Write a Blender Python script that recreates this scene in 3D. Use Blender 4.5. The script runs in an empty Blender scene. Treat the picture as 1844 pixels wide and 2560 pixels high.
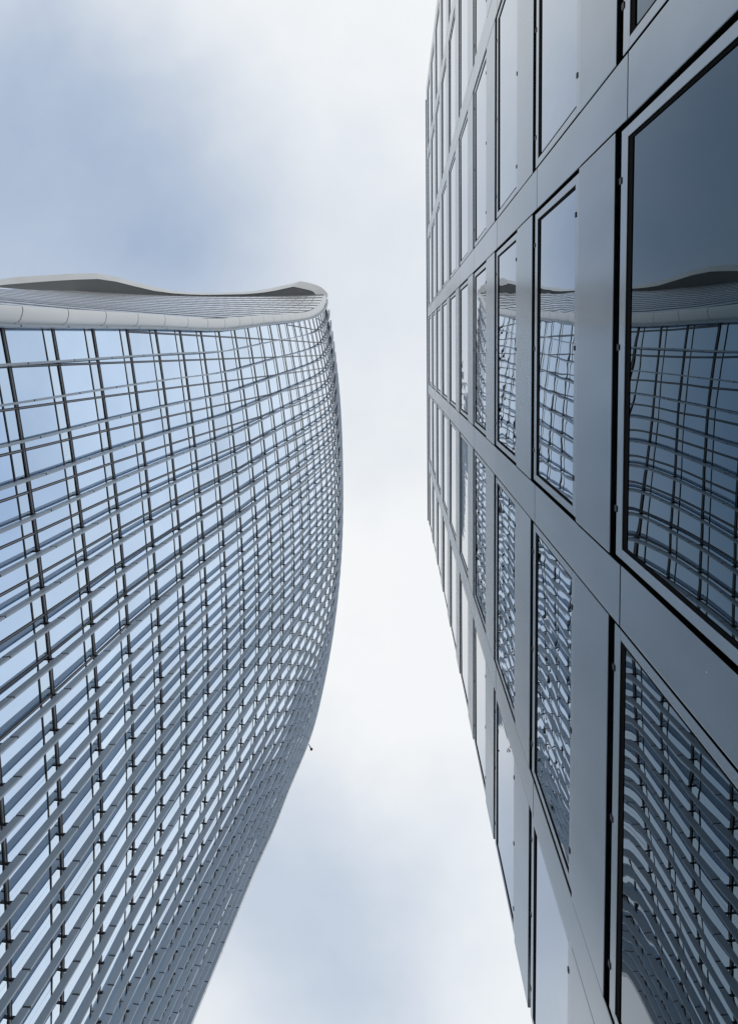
import bpy, bmesh, math, random
from mathutils import Vector, Matrix
random.seed(7)
S = bpy.context.scene
EYE = 1.6                                   # camera height above the pavement

# ---------------------------------------------------------------- camera
F, W0, H0 = 1750.0, 1844.0, 2560.0          # focal length and size of the photograph in its pixels
PPX, PPY, ZX, ZY = 922.0, 1001.0, 984.0, 878.0
ez = Vector((ZX - PPX, ZY - PPY, F)).normalized()
ey = Vector((1184 - PPX, 26000 - PPY, F)); ey = (ey - ey.dot(ez) * ez).normalized()
ex = ey.cross(ez)
M = Matrix((ex, ey, ez))                    # photograph axes (right, down, forward) -> world
cam_d = bpy.data.cameras.new('camera'); cam = bpy.data.objects.new('camera', cam_d)
S.collection.objects.link(cam)
R = Matrix((M @ Vector((1, 0, 0)), M @ Vector((0, -1, 0)), M @ Vector((0, 0, -1)))).transposed()
cam.matrix_world = Matrix.Translation((0, 0, EYE)) @ R.to_4x4()
cam_d.sensor_fit = 'VERTICAL'; cam_d.sensor_height = 36.0; cam_d.lens = F / H0 * 36.0
cam_d.shift_x = 0.0; cam_d.shift_y = -(H0 / 2 - PPY) / H0
cam_d.clip_start = 0.05; cam_d.clip_end = 3000
S.camera = cam
S.render.resolution_x, S.render.resolution_y = 737, 1024

# ---------------------------------------------------------------- sky and sun
SUN_EL, SUN_AZ = math.radians(40), math.radians(172)     # azimuth measured from +X towards +Y
sun_dir = Vector((math.cos(SUN_EL) * math.cos(SUN_AZ), math.cos(SUN_EL) * math.sin(SUN_AZ), math.sin(SUN_EL)))
world = bpy.data.worlds.new('World'); S.world = world; world.use_nodes = True
nt = world.node_tree; N = nt.nodes; L = nt.links; N.clear()
def wn(t, **k):
    n = N.new(t)
    for a, b in k.items(): setattr(n, a, b)
    return n
def mth(op, a, b=None, clamp=False):
    n = N.new('ShaderNodeMath'); n.operation = op; n.use_clamp = clamp
    for i, v in enumerate((a, b)):
        if v is None: continue
        if isinstance(v, (int, float)): n.inputs[i].default_value = v
        else: L.new(v, n.inputs[i])
    return n.outputs[0]
out = wn('ShaderNodeOutputWorld'); bg = wn('ShaderNodeBackground'); bg.inputs['Strength'].default_value = 0.1
sky = wn('ShaderNodeTexSky', sky_type='NISHITA', sun_disc=False)
sky.sun_elevation = SUN_EL; sky.sun_rotation = math.pi / 2 - SUN_AZ
tc = wn('ShaderNodeTexCoord'); sep = wn('ShaderNodeSeparateXYZ'); L.new(tc.outputs['Generated'], sep.inputs[0])
zc = mth('MAXIMUM', sep.outputs[2], 0.12)
ca, cb = mth('DIVIDE', sep.outputs[0], zc), mth('DIVIDE', sep.outputs[1], zc)     # cloud sheet coordinates overhead
comb = wn('ShaderNodeCombineXYZ'); L.new(ca, comb.inputs[0]); L.new(cb, comb.inputs[1])
def noise(scale, detail, rough, off=0.0, vec=None):
    n = wn('ShaderNodeTexNoise', noise_dimensions='4D'); n.inputs['W'].default_value = off
    n.inputs['Scale'].default_value = scale; n.inputs['Detail'].default_value = detail; n.inputs['Roughness'].default_value = rough
    L.new(vec or comb.outputs[0], n.inputs['Vector']); return n
warp = noise(2.6, 4, .55, 3.1)
vsub = wn('ShaderNodeVectorMath', operation='SUBTRACT'); L.new(warp.outputs['Color'], vsub.inputs[0]); vsub.inputs[1].default_value = (.5, .5, .5)
vsc = wn('ShaderNodeVectorMath', operation='SCALE'); L.new(vsub.outputs[0], vsc.inputs[0]); vsc.inputs['Scale'].default_value = .34
vadd = wn('ShaderNodeVectorMath', operation='ADD'); L.new(comb.outputs[0], vadd.inputs[0]); L.new(vsc.outputs[0], vadd.inputs[1])
# thin places in the overcast where the blue shows through: centre a, b, radius a, radius b, strength
THIN = [(-.46, -.29, .18, .17, 1.7), (-.32, -.17, .18, .12, .60), (-.11, -.25, .12, .12, .30), (-.95, -.35, .40, .45, .9),
        (-.12, .90, .22, .22, .75), (-.20, .70, .14, .16, .35), (.95, -.05, .34, .50, .9), (.95, .75, .30, .3, .3), (-.30, -.02, .28, .16, .5),
        (-.62, -.05, .2, .2, .6), (.05, -.1, .10, .22, .16)]
tot = None
for a, b, ra, rb, s in THIN:
    mp = wn('ShaderNodeVectorMath', operation='SUBTRACT'); L.new(vadd.outputs[0], mp.inputs[0]); mp.inputs[1].default_value = (a, b, 0)
    dv = wn('ShaderNodeVectorMath', operation='DIVIDE'); L.new(mp.outputs[0], dv.inputs[0]); dv.inputs[1].default_value = (ra, rb, 1)
    dt = wn('ShaderNodeVectorMath', operation='DOT_PRODUCT'); L.new(dv.outputs[0], dt.inputs[0]); L.new(dv.outputs[0], dt.inputs[1])
    g = mth('MULTIPLY', mth('POWER', 2.718, mth('MULTIPLY', dt.outputs['Value'], -1.0)), s)
    tot = g if tot is None else mth('ADD', tot, g)
wisps = noise(4.0, 6, .55, 9.7)
tot = mth('SUBTRACT', 1.0, mth('POWER', 2.718, mth('MULTIPLY', tot, -1.25)))
tot = mth('ADD', tot, mth('MULTIPLY', mth('SUBTRACT', wisps.outputs['Fac'], .55), .5), clamp=True)
cmix = wn('ShaderNodeMix', data_type='RGBA')
skysc = wn('ShaderNodeVectorMath', operation='MULTIPLY'); L.new(sky.outputs[0], skysc.inputs[0]); skysc.inputs[1].default_value = (.45, .45, .45)
hazemix = wn('ShaderNodeMix', data_type='RGBA'); hazemix.inputs['Factor'].default_value = .86
L.new(skysc.outputs[0], hazemix.inputs['A']); hazemix.inputs['B'].default_value = (3.8, 5.0, 6.9, 1)
cl = wn('ShaderNodeMix', data_type='RGBA'); L.new(noise(1.5, 4, .5, 22.).outputs['Fac'], cl.inputs['Factor'])
cl.inputs['A'].default_value = (8.35, 8.9, 9.4, 1); cl.inputs['B'].default_value = (9.6, 9.55, 9.5, 1)
L.new(tot, cmix.inputs['Factor']); L.new(cl.outputs['Result'], cmix.inputs['A']); L.new(hazemix.outputs['Result'], cmix.inputs['B'])
L.new(cmix.outputs['Result'], bg.inputs['Color']); L.new(bg.outputs[0], out.inputs[0])

sl = bpy.data.lights.new('sun', 'SUN'); sl.energy = 0.8; sl.angle = math.radians(20); sl.color = (1, .96, .9)
so = bpy.data.objects.new('sun', sl); S.collection.objects.link(so)
so.rotation_euler = (-sun_dir).to_track_quat('-Z', 'Y').to_euler()
S.view_settings.view_transform = 'Standard'; S.view_settings.look = 'None'
S.view_settings.exposure = 0; S.view_settings.gamma = 1

# ---------------------------------------------------------------- materials
def mat(name, col, metal=0.0, rough=.5, ior=1.45, bump=None, vary=None, specks=False, spec=.5, tint=None):
    m = bpy.data.materials.new(name); m.use_nodes = True
    t = m.node_tree; b = t.nodes['Principled BSDF']
    b.inputs['Base Color'].default_value = (*col, 1); b.inputs['Metallic'].default_value = metal
    b.inputs['Roughness'].default_value = rough; b.inputs['IOR'].default_value = ior
    b.inputs['Specular IOR Level'].default_value = spec
    if tint: b.inputs['Specular Tint'].default_value = (*tint, 1)
    tc = t.nodes.new('ShaderNodeTexCoord'); oi = t.nodes.new('ShaderNodeObjectInfo')
    def nz(scale, detail, k=37.0, stretch=None):
        n = t.nodes.new('ShaderNodeTexNoise'); n.noise_dimensions = '4D'
        n.inputs['Scale'].default_value = scale; n.inputs['Detail'].default_value = detail
        v = tc.outputs['Object']
        if stretch:
            mp = t.nodes.new('ShaderNodeMapping'); mp.inputs['Scale'].default_value = stretch
            t.links.new(v, mp.inputs[0]); v = mp.outputs[0]
        t.links.new(v, n.inputs['Vector'])
        mu = t.nodes.new('ShaderNodeMath'); mu.operation = 'MULTIPLY'; mu.inputs[1].default_value = k
        t.links.new(oi.outputs['Random'], mu.inputs[0]); t.links.new(mu.outputs[0], n.inputs['W'])
        return n
    if vary:                                # soft mottling of colour and gloss
        sc, amt, st = vary
        n = nz(sc, 5, stretch=st); r = t.nodes.new('ShaderNodeMapRange')
        r.inputs['From Min'].default_value = .3; r.inputs['From Max'].default_value = .7
        r.inputs['To Min'].default_value = 1 - amt; r.inputs['To Max'].default_value = 1 + amt
        t.links.new(n.outputs['Fac'], r.inputs[0])
        ob = t.nodes.new('ShaderNodeMapRange'); ob.inputs['To Min'].default_value = 1 - amt * .6; ob.inputs['To Max'].default_value = 1 + amt * .6
        t.links.new(oi.outputs['Random'], ob.inputs[0])
        mm = t.nodes.new('ShaderNodeMath'); mm.operation = 'MULTIPLY'; t.links.new(r.outputs[0], mm.inputs[0]); t.links.new(ob.outputs[0], mm.inputs[1])
        vm = t.nodes.new('ShaderNodeVectorMath'); vm.operation = 'SCALE'; vm.inputs[0].default_value = col
        t.links.new(mm.outputs[0], vm.inputs['Scale']); last = vm.outputs[0]
        if specks:
            s1 = nz(26, 1); sr = t.nodes.new('ShaderNodeMapRange'); sr.inputs['From Min'].default_value = .80; sr.inputs['From Max'].default_value = .84
            t.links.new(s1.outputs['Fac'], sr.inputs[0])
            mx = t.nodes.new('ShaderNodeMix'); mx.data_type = 'RGBA'; mx.inputs['B'].default_value = (.8, .82, .82, 1)
            t.links.new(sr.outputs[0], mx.inputs['Factor']); t.links.new(last, mx.inputs['A']); last = mx.outputs['Result']
        t.links.new(last, b.inputs['Base Color'])
        rr = t.nodes.new('ShaderNodeMath'); rr.operation = 'MULTIPLY'; rr.inputs[1].default_value = rough
        t.links.new(r.outputs[0], rr.inputs[0]); t.links.new(rr.outputs[0], b.inputs['Roughness'])
    if bump:
        prev = None
        for sc, dist, st in bump:
            n = nz(sc, 0, 91.0, stretch=st); bp = t.nodes.new('ShaderNodeBump'); bp.inputs['Strength'].default_value = 1.0
            bp.inputs['Distance'].default_value = dist; t.links.new(n.outputs['Fac'], bp.inputs['Height'])
            if prev: t.links.new(prev, bp.inputs['Normal'])
            prev = bp.outputs['Normal']
        t.links.new(prev, b.inputs['Normal'])
    return m
M_FIN = mat('fin_metal', (.37, .44, .52), .1, .45, vary=(.3, .06, None))
M_NOSE = mat('white_cladding', (.74, .77, .79), .15, .42, vary=(.3, .05, None))
M_DARK = mat('dark_bronze', (.014, .016, .024), .0, .45, spec=.4)
M_JOINT = mat('joint_shadow_gap', (.05, .055, .06), 0, .7)
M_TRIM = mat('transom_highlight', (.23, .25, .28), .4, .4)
M_TGLASS = mat('tower_glass', (.63, .765, .93), 1.0, .025, vary=(.12, .10, None), bump=[(.35, .010, None)])
M_SPAN = mat('tower_spandrel_glass', (.68, .80, .92), 1.0, .04, bump=[(.35, .006, None)])
M_SGLASS = mat('fritted_glass', (.88, .91, .94), 0.55, .18)
M_SOFFIT = mat('soffit_panel', (.62, .65, .66), .1, .5)
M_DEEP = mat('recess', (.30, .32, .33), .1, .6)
M_PANEL = mat('anodised_panel', (.30, .335, .36), 1.0, .20, vary=(1.9, .13, (1, 1, .35)), specks=True, bump=[(.5, .0005, None)])
M_FRAME = mat('window_frame_metal', (.345, .375, .395), 1.0, .2, vary=(2.0, .05, None))
M_SEAL = mat('black_gasket', (.006, .006, .007), 0, .9, spec=.1)
M_PANE = mat('dimmed_window_glass', (.07, .11, .14), 1.0, .0, bump=[(.9, .0032, (1, 1, .8)), (3.5, .00025, (1, 1.6, .6))])  # lowest panes: dimmer reflections put into a darker glass colour
M_PANE2 = mat('brightened_rippled_glass', (.34, .40, .47), 1.0, .0, bump=[(1.1, .0014, (1, 1, .8)), (5.5, .00045, (1, 1.6, .45))])  # upper panes: same glazing, brighter reflections put into a paler colour
M_ROOF = mat('roof_membrane', (.3, .31, .32), 0, .8)
M_CITY = mat('concrete_ground', (.30, .29, .28), 0, .9, vary=(.05, .2, None))
M_STONE = mat('paving', (.30, .29, .28), 0, .8, vary=(3, .1, None))
M_ASPH = mat('asphalt', (.05, .05, .052), 0, .9, vary=(5, .15, None))
M_LAMP = mat('red_lens', (.10, .012, .012), 0, .2)

# ---------------------------------------------------------------- mesh helpers
class MB:
    def __init__(s): s.v, s.f, s.m = [], [], []
    def quad(s, a, b, c, d, mi=0):
        n = len(s.v); s.v += [Vector(p) for p in (a, b, c, d)]; s.f.append((n, n + 1, n + 2, n + 3)); s.m.append(mi)
    def hexa(s, p, mi=0):                   # p: 4 bottom corners in ring order, then the 4 above them
        n = len(s.v); s.v += [Vector(q) for q in p]
        for f in ((3, 2, 1, 0), (4, 5, 6, 7), (0, 1, 5, 4), (1, 2, 6, 5), (2, 3, 7, 6), (3, 0, 4, 7)):
            s.f.append(tuple(n + i for i in f)); s.m.append(mi)
    def box(s, x0, x1, y0, y1, z0, z1, mi=0):
        s.hexa([(x0, y0, z0), (x1, y0, z0), (x1, y1, z0), (x0, y1, z0), (x0, y0, z1), (x1, y0, z1), (x1, y1, z1), (x0, y1, z1)], mi)
    def build(s, name, mats, parent=None, origin=(0, 0, 0), bevel=0, smooth=False):
        me = bpy.data.meshes.new(name)
        o = Vector(origin)
        me.from_pydata([v + Vector((0, 0, EYE)) - o for v in s.v], [], s.f)
        for m in mats: me.materials.append(m)
        for p, mi in zip(me.polygons, s.m): p.material_index = mi; p.use_smooth = smooth
        bm = bmesh.new(); bm.from_mesh(me)
        if smooth: bmesh.ops.remove_doubles(bm, verts=bm.verts, dist=.001)
        bmesh.ops.recalc_face_normals(bm, faces=bm.faces)
        if bevel: bmesh.ops.bevel(bm, geom=bm.edges[:], offset=bevel, segments=2, affect='EDGES', profile=.6)
        bm.to_mesh(me); bm.free()
        ob = bpy.data.objects.new(name, me); S.collection.objects.link(ob); ob.location = o
        if parent:
            ob.parent = parent; ob.location = o - parent.location
        return ob
def root(name, label, cat, loc):
    o = bpy.data.objects.new(name, None); S.collection.objects.link(o); o.location = loc
    o['label'] = label; o['category'] = cat; return o

def tab(table):
    zs = [a for a, _ in table]; vs = [b for _, b in table]; n = len(zs)
    ms = []
    for i in range(n):
        if i == 0: ms.append((vs[1] - vs[0]) / (zs[1] - zs[0]))
        elif i == n - 1: ms.append((vs[-1] - vs[-2]) / (zs[-1] - zs[-2]))
        else: ms.append((vs[i + 1] - vs[i - 1]) / (zs[i + 1] - zs[i - 1]))
    def f(z):
        if z <= zs[0]: return vs[0] + ms[0] * (z - zs[0])
        if z >= zs[-1]: return vs[-1] + ms[-1] * (z - zs[-1])
        i = max(k for k in range(n - 1) if zs[k] <= z); h = zs[i + 1] - zs[i]; t = (z - zs[i]) / h
        return ((2*t**3 - 3*t*t + 1) * vs[i] + (t**3 - 2*t*t + t) * h * ms[i] + (-2*t**3 + 3*t*t) * vs[i+1] + (t**3 - t*t) * h * ms[i+1])
    return f

# ================================================================ the curved tower (heights from the eye)
HF = 4.0; KA = 6.58
FLOORS = [HF * (KA + k) for k in range(-6, 32)]          # 2.3 ... 150.3
ZTOP = 156.0
Xn = tab([(0, 19.8), (30, 17.2), (38, 16.63), (46, 15.87), (54, 15.05), (62, 14.23), (70, 13.5), (78, 12.86), (86, 12.35), (94, 11.97), (102, 11.76), (110, 11.8), (120, 12.1), (130, 12.75), (140, 13.6), (156, 15.1)])
SAG = tab([(0, 2.6), (30, 2.4), (40, 2.15), (54, 2.2), (78, 3.0), (102, 3.75), (112, 3.6), (120, 3.3), (130, 3.2), (156, 3.5)])
Yn = tab([(0, -.6), (30, -1.2), (46, -1.6), (58, -1.82), (66, -2.34), (74, -2.94), (86, -3.67), (102, -4.95), (120, -7.2), (135, -9.2), (156, -11.6)])
Yf = tab([(0, 51.5), (30, 52.0), (52, 52.6), (67, 52.9), (76, 53.9), (84, 54.4), (98, 56.6), (107, 58.0), (128, 61.0), (156, 63.5)])
Yw = tab([(0, -10), (56, -10.3), (81, -10.3), (106, -11.2), (131, -12.5), (156, -14.2)])
Ys = tab([(0, -1.6), (30, -2.0), (50, -2.55), (77, -4.0), (100, -5.85), (115, -7.5), (130, -9.3), (142, -11.0), (156, -13.0)])
TWIST = 1.6
NB = 32
ws = [1.0] * 32
TQ = [0.0]
for w in ws: TQ.append(TQ[-1] + w)
TQ = [q / TQ[-1] for q in TQ]
WID = 86.4
def east(t, z, off=0.0):                    # a point on the street face, off metres proud of the glass
    yn, yf, sg = Yn(z), Yf(z), SAG(z); c = 2 * t - 1
    x = -(Xn(z) + TWIST * t - sg * (1 - c * c)); y = yn + (yf - yn) * t
    slope = (-TWIST - sg * 4 * c) / (yf - yn)         # dx/dy
    n = Vector((1, -slope)).normalized()
    return Vector((x + n.x * off, y + n.y * off, z))
def etan(t, z):
    a, b = east(max(0, t - .01), z), east(min(1, t + .01), z); return (b - a).normalized()
def eastb(i, z, off, side):                 # side: metres along the face
    t = TQ[i]; return east(t, z, off) + etan(t, z) * side

tower = root('curved_skyscraper', 'flaring tower on the left with blue mirror glass and long pale vertical fins', 'skyscraper', (-45, 26, 0))
LV = [-EYE + .02] + FLOORS
rnd = random.Random(3)
# glazing, one band per storey; every pane sits a hair out of true
for k in range(len(LV) - 1):
    z0, z1 = LV[k], LV[k + 1]; zm = z0 + (z1 - z0) * .77; mb = MB()
    for i in range(NB):
        for a, b, mi in ((z0, zm, 0), (zm, z1, 1)):
            q = [east(TQ[i], a), east(TQ[i + 1], a), east(TQ[i + 1], b), east(TQ[i], b)]
            tx, ty = rnd.uniform(-.004, .004), rnd.uniform(-.006, .006)
            q = [p + Vector((d, 0, 0)) for p, d in zip(q, (tx, -tx, -tx + ty, tx + ty))]
            mb.quad(*q, mi)
    mb.build('glazing_band', [M_TGLASS, M_SPAN], tower)
    # thick transom at the floor line, thin one at the spandrel head
    fb = MB()
    for i in range(NB):
        t0, t1 = TQ[i], TQ[i + 1]
        def bar(za, zb, d0, d1, mi):
            fb.hexa([east(t0, za, d0), east(t0, za, d1), east(t1, za, d1), east(t1, za, d0),
                     east(t0, zb, d0), east(t0, zb, d1), east(t1, zb, d1), east(t1, zb, d0)], mi)
        bar(z1 - .13, z1 - .042, -.05, .04, 0); bar(z1 - .042, z1 + .042, -.05, .03, 1); bar(z1 + .042, z1 + .115, -.05, .04, 0)
        bar(zm - .045, zm + .045, -.05, .025, 0)
    fb.build('floor_transom', [M_DARK, M_TRIM], tower)
# mullions and fins
FG0, FG1, FT = .24, .61, .05
# glazing mullions stand plumb at a fixed pitch, the fins fan out across them
for m in range(-7, 33):
    if m > 8: break
    slim = False; ym = (.50 + 1.86 * m) if not slim else 15.38 + 1.68 * (m - 8); mu = MB()
    def pt(z, o, d):
        t = (ym + d - Yn(z)) / (Yf(z) - Yn(z)); return east(t, z, o)
    for a, b in zip(LV[:-1], LV[1:]):
        if min(ym - Yn(a), ym - Yn(b), Yf(a) - ym, Yf(b) - ym) < .15: continue
        for s0, s1, mi, d in (((-.015, .015, 0, .012),) if slim else ((-.065, -.026, 0, .035), (-.026, .026, 1, .028), (.026, .065, 0, .035))):
            mu.hexa([pt(a, -.04, s0), pt(a, d, s0), pt(a, d, s1), pt(a, -.04, s1),
                     pt(b, -.04, s0), pt(b, d, s0), pt(b, d, s1), pt(b, -.04, s1)], mi)
    if mu.v: mu.build('mullion', [M_DARK, M_TRIM], tower)
for i in range(NB + 1):
    zs = LV
    fn = MB(); zz = [z + .42 for z in zs]; zz[0] = LV[0]; zz.append(ZTOP + .6)
    JG = .045
    for a, b in zip(zz[:-1], zz[1:]):
        parts = [(a + JG, (a + b) / 2, 0), ((a + b) / 2, b - JG, 0)]
        for za, zb, mi in parts:
            fn.hexa([eastb(i, za, FG0, -FT), eastb(i, za, FG1, -FT), eastb(i, za, FG1, FT), eastb(i, za, FG0, FT),
                     eastb(i, zb, FG0, -FT), eastb(i, zb, FG1, -FT), eastb(i, zb, FG1, FT), eastb(i, zb, FG0, FT)], mi)
    for z in zz[1:-1]:                      # joint cores
        za, zb, e = z - JG - .02, z + JG + .02, .012
        fn.hexa([eastb(i, za, FG0 + e, -FT + e), eastb(i, za, FG1 - e, -FT + e), eastb(i, za, FG1 - e, FT - e), eastb(i, za, FG0 + e, FT - e),
                 eastb(i, zb, FG0 + e, -FT + e), eastb(i, zb, FG1 - e, -FT + e), eastb(i, zb, FG1 - e, FT - e), eastb(i, zb, FG0 + e, FT - e)], 1)
    for z in zs[1:]:
        za, zb = z - .09, z + .03
        fn.hexa([eastb(i, za, .05, -.035), eastb(i, za, FG0 + .06, -.035), eastb(i, za, FG0 + .06, .035), eastb(i, za, .05, .035),
                 eastb(i, zb, .05, -.035), eastb(i, zb, FG0 + .06, -.035), eastb(i, zb, FG0 + .06, .035), eastb(i, zb, .05, .035)], 2)
    fn.build('fin', [M_FIN, M_JOINT, M_DARK], tower)

# rounded corner fascias
def corner(z, far=False):                   # cross-section of the rounded edge: from street glass round to the south glass
    x, y = -Xn(z), Yn(z)
    if far: x, y = -(WID - Xn(z)), Yw(z) + 1.1
    sg = -1 if far else 1
    pts = [(x + .10 * sg, y), (x + .16 * sg, y - .22)]
    for a in range(0, 7):
        th = math.radians(-5 + a * 16)
        pts.append((x + sg * (-.42 + .60 * max(0, math.cos(th)) ** .8), y - .26 - .72 * max(0, math.sin(th)) - .01 * a))
    pts.append((x - .55 * sg, y - .98))
    return pts
for far in (False, True):
    mb = MB(); zz = [LV[0]] + [z + .9 for z in FLOORS[:-1]] + [ZTOP]
    for a, b in zip(zz[:-1], zz[1:]):
        for j, (s, e) in enumerate(((a + .03, b - .03), (b - .03, b + .03))):
            if j and b == zz[-1]: continue
            def cp(z, q):                   # panel joints run slanting round the nose
                zz_ = min(max(z + 1.4 * (q - 2) / 7, LV[0]), ZTOP) if z not in (LV[0], ZTOP) else z
                p = corner(zz_, far)[q]; return Vector((p[0], p[1], zz_))
            for q in range(9):
                mb.quad(cp(s, q), cp(s, q + 1), cp(e, q + 1), cp(e, q), 1 if j else 0)
    mb.build('corner_fascia', [M_NOSE, M_JOINT], tower, smooth=True)

# the concave south face seen at a glancing angle
def south(s, z, off=0.0):
    x0, y0 = -(Xn(z) + .5), Ys(z); x1, y1 = -(WID - Xn(z) - .5), Yw(z)
    d = .75
    return Vector((x0 + (x1 - x0) * s, y0 + (y1 - y0) * s + d * 4 * s * (1 - s) - off, z))
NS = 34
for k in range(0, len(LV) - 1, 2):
    mb = MB(); z0 = LV[k]; z1 = LV[min(k + 2, len(LV) - 1)]
    for i in range(NS):
        mb.quad(south(i / NS, z0), south((i + 1) / NS, z0), south((i + 1) / NS, z1), south(i / NS, z1), 0)
    for i in range(1, NS):
        s, w = i / NS, .055
        mb.hexa([south(s, z0, -.05) + Vector((w, 0, 0)), south(s, z0, .004) + Vector((w, 0, 0)), south(s, z0, .004) - Vector((w, 0, 0)), south(s, z0, -.05) - Vector((w, 0, 0)),
                 south(s, z1, -.05) + Vector((w, 0, 0)), south(s, z1, .004) + Vector((w, 0, 0)), south(s, z1, .004) - Vector((w, 0, 0)), south(s, z1, -.05) - Vector((w, 0, 0))], 1)
    mb.build('end_glazing', [M_SGLASS, M_DARK], tower)
    sh = MB(); pr = .02
    for i in range(NS):
        a, b = i / NS, (i + 1) / NS
        sh.hexa([south(a, z1 - 2.6, -.05), south(a, z1 - 2.6, pr), south(b, z1 - 2.6, pr), south(b, z1 - 2.6, -.05),
                 south(a, z1, -.05), south(a, z1, pr), south(b, z1, pr), south(b, z1, -.05)], 0)
    sh.build('spandrel_strip', [M_DARK], tower)

# roof rim with its two upturned corners, soffit and recess
def up(px, py, z):                          # photogrammetry: the point at height z on a measured sight line
    r = M @ Vector((px - PPX, py - PPY, F)); return r * (z / r.z)
Zr = ZTOP
outer = [(818.7, 742), (818.7, 734.5), (812, 726), (802.5, 718), (792, 713), (780, 709), (765, 705.5), (750, 703), (738, 706.5), (725.8, 710), (700, 715.5), (671, 722),
         (640, 726.5), (610, 729.5), (550, 731.5), (505, 732), (470, 730.5), (430, 726), (385, 717), (338, 705), (290, 692), (242.6, 683), (180, 684), (120, 688), (52, 692), (10, 697), (-40, 704)]
inner = [(800, 756), (795.5, 744.6), (790, 737), (782, 728.5), (772, 725), (760, 722.4), (745, 719), (731.8, 716.4), (722, 719), (710, 721.5), (690, 726), (663, 730.5),
         (636, 733.5), (610, 735.3), (550, 736.6), (505, 737), (470, 735.8), (430, 733), (385, 727), (338, 716), (290, 704), (246, 697.5), (190, 699), (130, 702.5), (69, 707), (20, 711), (-30, 716)]
O = [up(x, y, Zr + 2.6) for x, y in outer]; I = [up(x, y, Zr) for x, y in inner]
rim = MB()
for a in range(len(O) - 1):
    up1 = Vector((0, 0, 1.2))
    rim.hexa([O[a], O[a + 1], I[a + 1], I[a], O[a] + up1, O[a + 1] + up1, I[a + 1] + up1, I[a] + up1], 0)
rim.build('roof_rim', [M_NOSE], tower)
sf = MB()
glz = FLOORS[-1]
g = [south(a / (len(I) - 1), glz) for a in range(len(I))]
for a in range(len(I) - 1):
    i0, i1 = I[a] + Vector((0, 0, .25)), I[a + 1] + Vector((0, 0, .25))
    g0, g1 = g[a] + Vector((0, -.10, 0)), g[a + 1] + Vector((0, -.10, 0))
    h0, h1 = g[a] + Vector((0, .2, 5.95)), g[a + 1] + Vector((0, .2, 5.95))
    k0, k1 = g[a] + Vector((0, -.14, 2.6)), g[a + 1] + Vector((0, -.14, 2.6))
    sf.quad(g0, g1, k1, k0, 0)              # upstand above the glass
    sf.quad(k0, k1, h1, h0, 1)
    sf.quad(i0, i1, h1 + Vector((0, 0, .3)), h0 + Vector((0, 0, .3)), 1)
sf.build('soffit', [M_SOFFIT, M_DEEP], tower)
# the back: west face, north face and the domed roof, plainly glazed
bk = MB()
for k in range(len(LV) - 1):
    z0, z1 = LV[k], LV[k + 1]
    for i in range(16):
        a, b = i / 16, (i + 1) / 16
        def wst(t, z):
            p = east(t, z); return Vector((-WID - p.x, p.y + (Yw(z) + 1.1 - Yn(z)) * (1 - t), z))
        bk.quad(wst(a, z0), wst(b, z0), wst(b, z1 - .3), wst(a, z1 - .3), 0); bk.quad(wst(a, z1 - .3), wst(b, z1 - .3), wst(b, z1), wst(a, z1), 1)
        def nth(t, z):
            p, q = east(1, z), wst(1, z); v = p.lerp(q, t); v.y -= 1.2 * 4 * t * (1 - t); return v
        bk.quad(nth(a, z0), nth(b, z0), nth(b, z1 - .3), nth(a, z1 - .3), 0); bk.quad(nth(a, z1 - .3), nth(b, z1 - .3), nth(b, z1), nth(a, z1), 1)
bk.build('rear_wall', [M_TGLASS, M_DARK], tower)
rf = MB()
def roofp(a, b):
    e = east(a, ZTOP); w = Vector((-WID - e.x, e.y, ZTOP)); p = e.lerp(w, b)
    p.z = ZTOP + .3 + 5 * (4 * a * (1 - a)) ** .5 * (1 - (2 * b - 1) ** 4); p.y = max(p.y, -10.9); return p
for a in range(24):
    for b in range(16): rf.quad(roofp(a / 24, b / 16), roofp((a + 1) / 24, b / 16), roofp((a + 1) / 24, (b + 1) / 16), roofp(a / 24, (b + 1) / 16), 0)
rf.build('roof', [M_ROOF], tower, smooth=True)
# head band closing the street face between the last floor and the roof
hb = MB()
for i in range(NB):
    z0, z1 = FLOORS[-1], ZTOP + .4
    hb.quad(east(TQ[i], z0), east(TQ[i + 1], z0), east(TQ[i + 1], z1), east(TQ[i], z1), 0)
hb.build('parapet', [M_NOSE], tower)
# far corner flange beyond the last fin
fl = MB()
for a, b in zip(LV[:-1], LV[1:]):
    for s, e, mi in ((a + .03, b - .03, 0), (b - .03, b + .03, 1)):
        def P(z, o, d): return east(1, z, o) + Vector((0, d, 0))
        fl.hexa([P(s, -.3, .1), P(s, .50, .12), P(s, .50, .62), P(s, -.3, .62), P(e, -.3, .1), P(e, .50, .12), P(e, .50, .62), P(e, -.3, .62)], mi)
fl.build('corner_flange', [M_NOSE, M_JOINT], tower)

# warning lamp standing off the far corner of the tower
zl = 100.0; base = up(771.5, 1861, zl); head = up(778.2, 1873, zl)
lamp = root('warning_lamp', 'small dark red round lamp on a bracket at the far edge of the curved tower', 'lamp', base + Vector((0, 0, EYE)))
def lathe(mb, c, axis, prof, mi=0, n=14):
    axis = axis.normalized(); u = axis.orthogonal().normalized(); w = axis.cross(u)
    rings = [[c + axis * h + (u * math.cos(2 * math.pi * j / n) + w * math.sin(2 * math.pi * j / n)) * r for j in range(n)] for h, r in prof]
    for r0, r1 in zip(rings[:-1], rings[1:]):
        for j in range(n): mb.quad(r0[j], r0[(j + 1) % n], r1[(j + 1) % n], r1[j], mi)
ax = head - base; ln = ax.length
arm = MB(); lathe(arm, base, ax, [(0, .0), (0, .055), (ln * .55, .07), (ln - .1, .10), (ln, .0)]); arm.build('bracket_arm', [M_DARK], lamp, origin=lamp.location, smooth=True)
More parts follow.
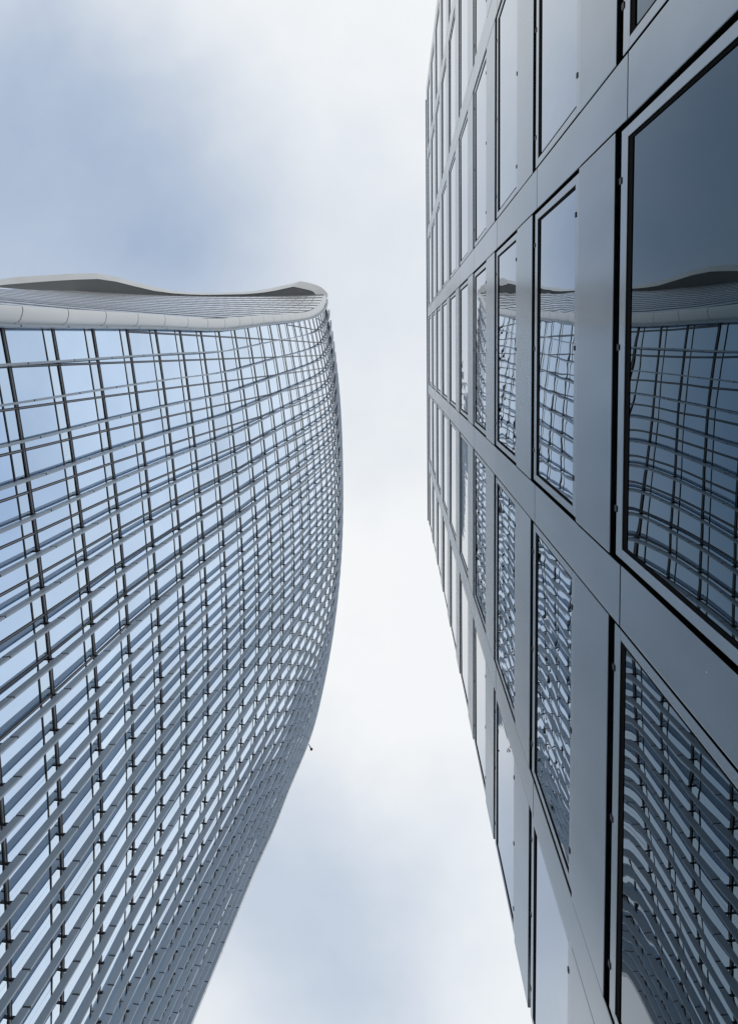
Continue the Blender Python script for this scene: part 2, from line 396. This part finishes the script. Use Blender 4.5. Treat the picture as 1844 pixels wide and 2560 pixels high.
gl = MB(); lathe(gl, head, ax, [(-.20, 0), (-.17, .12), (-.08, .205), (0, .23), (.09, .205), (.17, .13), (.21, 0)]); gl.build('lamp_globe', [M_LAMP], lamp, origin=lamp.location, smooth=True)

# ================================================================ the office building on the right
D, HR = 1.688, 3.19
YA, YB = -12.3, 8.65
office = root('office_building', 'grey metal clad office block on the right with large mirror windows', 'office building', (D + 8, (YA + YB) / 2, 0))
core = MB(); core.box(D + .17, D + 18, YA + .02, YB - .02, -EYE + .01, 11.05 * HR); core.build('wall', [M_SEAL], office)
pitch, PWID = 3.74, .466
piers = [1.859 + pitch * n for n in range(-4, 3)]          # centres
JT = .008
def sj(j): return (1.725 + j) * HR
rr = random.Random(11)
def box_part(name, x0, x1, y0, y1, z0, z1, m, parent, bevel=.006, mi=0):
    b = MB(); b.box(x0, x1, y0, y1, z0, z1)
    c = Vector(((x0 + x1) / 2, (y0 + y1) / 2, (z0 + z1) / 2 + EYE))
    return b.build(name, [m], parent, origin=c, bevel=bevel)
for c in piers:
    y0, y1 = c - PWID / 2, c + PWID / 2
    if c > YB: continue
    y0 = max(y0, YA); y1 = min(y1, YB)
    for j in range(-2, 10):
        z0 = sj(j) - .085 * HR + JT; z1 = sj(j + 1) - .085 * HR - JT
        if j == -2: z0 = -EYE + .02
        if j == 9: z1 = 11.12 * HR
        dx = rr.uniform(-.0015, .0015)
        box_part('pier_panel', D + dx, D + .058, y0, y1, z0, z1, M_PANEL, office)
bays = [(YA, min(c for c in piers if c > YA) - PWID / 2)]
edges = [YA] + [v for c in piers for v in (c - PWID / 2, c + PWID / 2) if YA < v < YB] + [YB]
cs = [c for c in piers if YA < c < YB]
for a, b in zip(cs[:-1], cs[1:]): bays.append((a + PWID / 2, b - PWID / 2))
bays.append((cs[-1] + PWID / 2, YB + .0))
for (ya, yb) in bays:
    a, b = ya + 2 * JT, yb - 2 * JT
    for j in range(-2, 10):
        z0 = sj(j); z1 = z0 + .325 * HR
        if j == 9: z1 = 11.10 * HR
        if j == -2: z0 = -EYE + .02
        if j == -1: z1 -= .17
        dx = rr.uniform(-.0015, .0015)
        box_part('spandrel_panel', D + dx, D + .056, a, b, z0, z1, M_PANEL, office)
        if j == 9: continue
        w0, w1 = sj(j) + .336 * HR, sj(j + 1) - .035 * HR
        if j == -2: w0 = z1 + .02
        if j == -1: w0 -= .17
        jw, hd, sl_ = .08, .14, .14
        f = MB(); X0, X1 = D + .015, D + .165
        gap = .022
        fa, fb_ = a + gap, b - gap
        f.box(X0, X1, fa, fb_, w1 - hd, w1); f.box(X0, X1, fa, fb_, w0, w0 + sl_)
        f.box(X0, X1, fa, fa + jw, w0 + sl_, w1 - hd); f.box(X0, X1, fb_ - jw, fb_, w0 + sl_, w1 - hd)
        # slim glazing bead standing a little behind the frame face
        bd = .035
        ga, gb, g0, g1 = fa + jw, fb_ - jw, w0 + sl_, w1 - hd
        bd = 0.0
        cen = Vector((X0, (a + b) / 2, (w0 + w1) / 2 + EYE))
        win = f.build('window', [M_FRAME], office, origin=cen, bevel=.004)
        # black gasket lining the reveal
        sl2 = MB(); e = .004
        sl2.box(X0 + .008, X1 - .004, ga + .001, gb - .001, g1 - .09, g1 - .001); sl2.box(X0 + .008, X1 - .004, ga + .001, ga + .026, g0, g1 - .09); sl2.box(X0 + .008, X1 - .004, gb - .026, gb - .001, g0, g1 - .09)
        gk = sl2.build('gasket', [M_SEAL], win, origin=cen)
        gk.location = (0, 0, 0)
        # pane, a fine grid bowed a little like real toughened glass
        pn = MB(); n1, n2 = 10, 18; xp = D + .030
        bow = rr.uniform(-.004, .003); tw = rr.uniform(-.0025, .0025); ed = -.0024 if j < 0 else rr.uniform(-.0018, .0006)
        def pp(u, v):
            return Vector((xp + bow * 16 * u * (1 - u) * v * (1 - v) + tw * (u - .5) * 2 + ed * math.exp(-(1 - v) * (g1 - g0) / .22), ga + .005 + (gb - ga - .01) * u, g0 + .003 + (g1 - g0 - .006) * v))
        for p in range(n1):
            for q in range(n2): pn.quad(pp(p / n1, q / n2), pp((p + 1) / n1, q / n2), pp((p + 1) / n1, (q + 1) / n2), pp(p / n1, (q + 1) / n2))
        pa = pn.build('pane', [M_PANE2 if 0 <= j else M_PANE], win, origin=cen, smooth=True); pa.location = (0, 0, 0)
        ys = (ga + .28, gb - .28, (ga + gb) / 2) if j < 3 else ()
        for yy in ys:
            for za, zb in ((w1 - .02, w1 + .03), (w0 + sl_ - .04, w0 + sl_ - .002)):
                hg = MB(); hg.box(X0 - .006, X0 + .01, yy - .023, yy + .023, za, zb)
                hh = hg.build('hinge', [M_DARK], win, origin=cen); hh.location = (0, 0, 0)
cap = MB(); cap.box(D - .03, D + 18.05, YA - .04, YB + .04, 11.125 * HR, 11.16 * HR); cap.build('parapet_coping', [M_PANEL], office)
# end walls in the same cladding
for y, s in ((YA, -1), (YB, 1)):
    m = MB()
    for j in range(-2, 10):
        for q in range(5):
            x0 = D + .3 + q * 3.5
            z0, z1 = max(sj(j), -EYE + .02), sj(j + 1) - .03
            if j == 9: z1 = 11.1 * HR
            m.box(x0, x0 + 3.45, min(y - .02 * s, y + .03 * s), max(y - .02 * s, y + .03 * s), z0, z1)
    m.build('end_wall', [M_PANEL], office)

# ================================================================ ground
def structure(ob): ob['kind'] = 'structure'; return ob
g = MB(); g.quad((-1200, -1200, -EYE - .125), (1200, -1200, -EYE - .125), (1200, 1200, -EYE - .125), (-1200, 1200, -EYE - .125)); structure(g.build('ground', [M_CITY]))
g = MB(); g.quad((-6.0, -80, -EYE - .12), (-1.2, -80, -EYE - .12), (-1.2, 120, -EYE - .12), (-6.0, 120, -EYE - .12)); structure(g.build('road', [M_ASPH]))
p = MB(); p.box(-1.2, D + .1, -60, 60, -EYE - .115, -EYE); structure(p.build('pavement', [M_STONE], bevel=.01))
p = MB(); p.box(-22, -6.0, -60, 90, -EYE - .115, -EYE); structure(p.build('pavement', [M_STONE], bevel=.01))
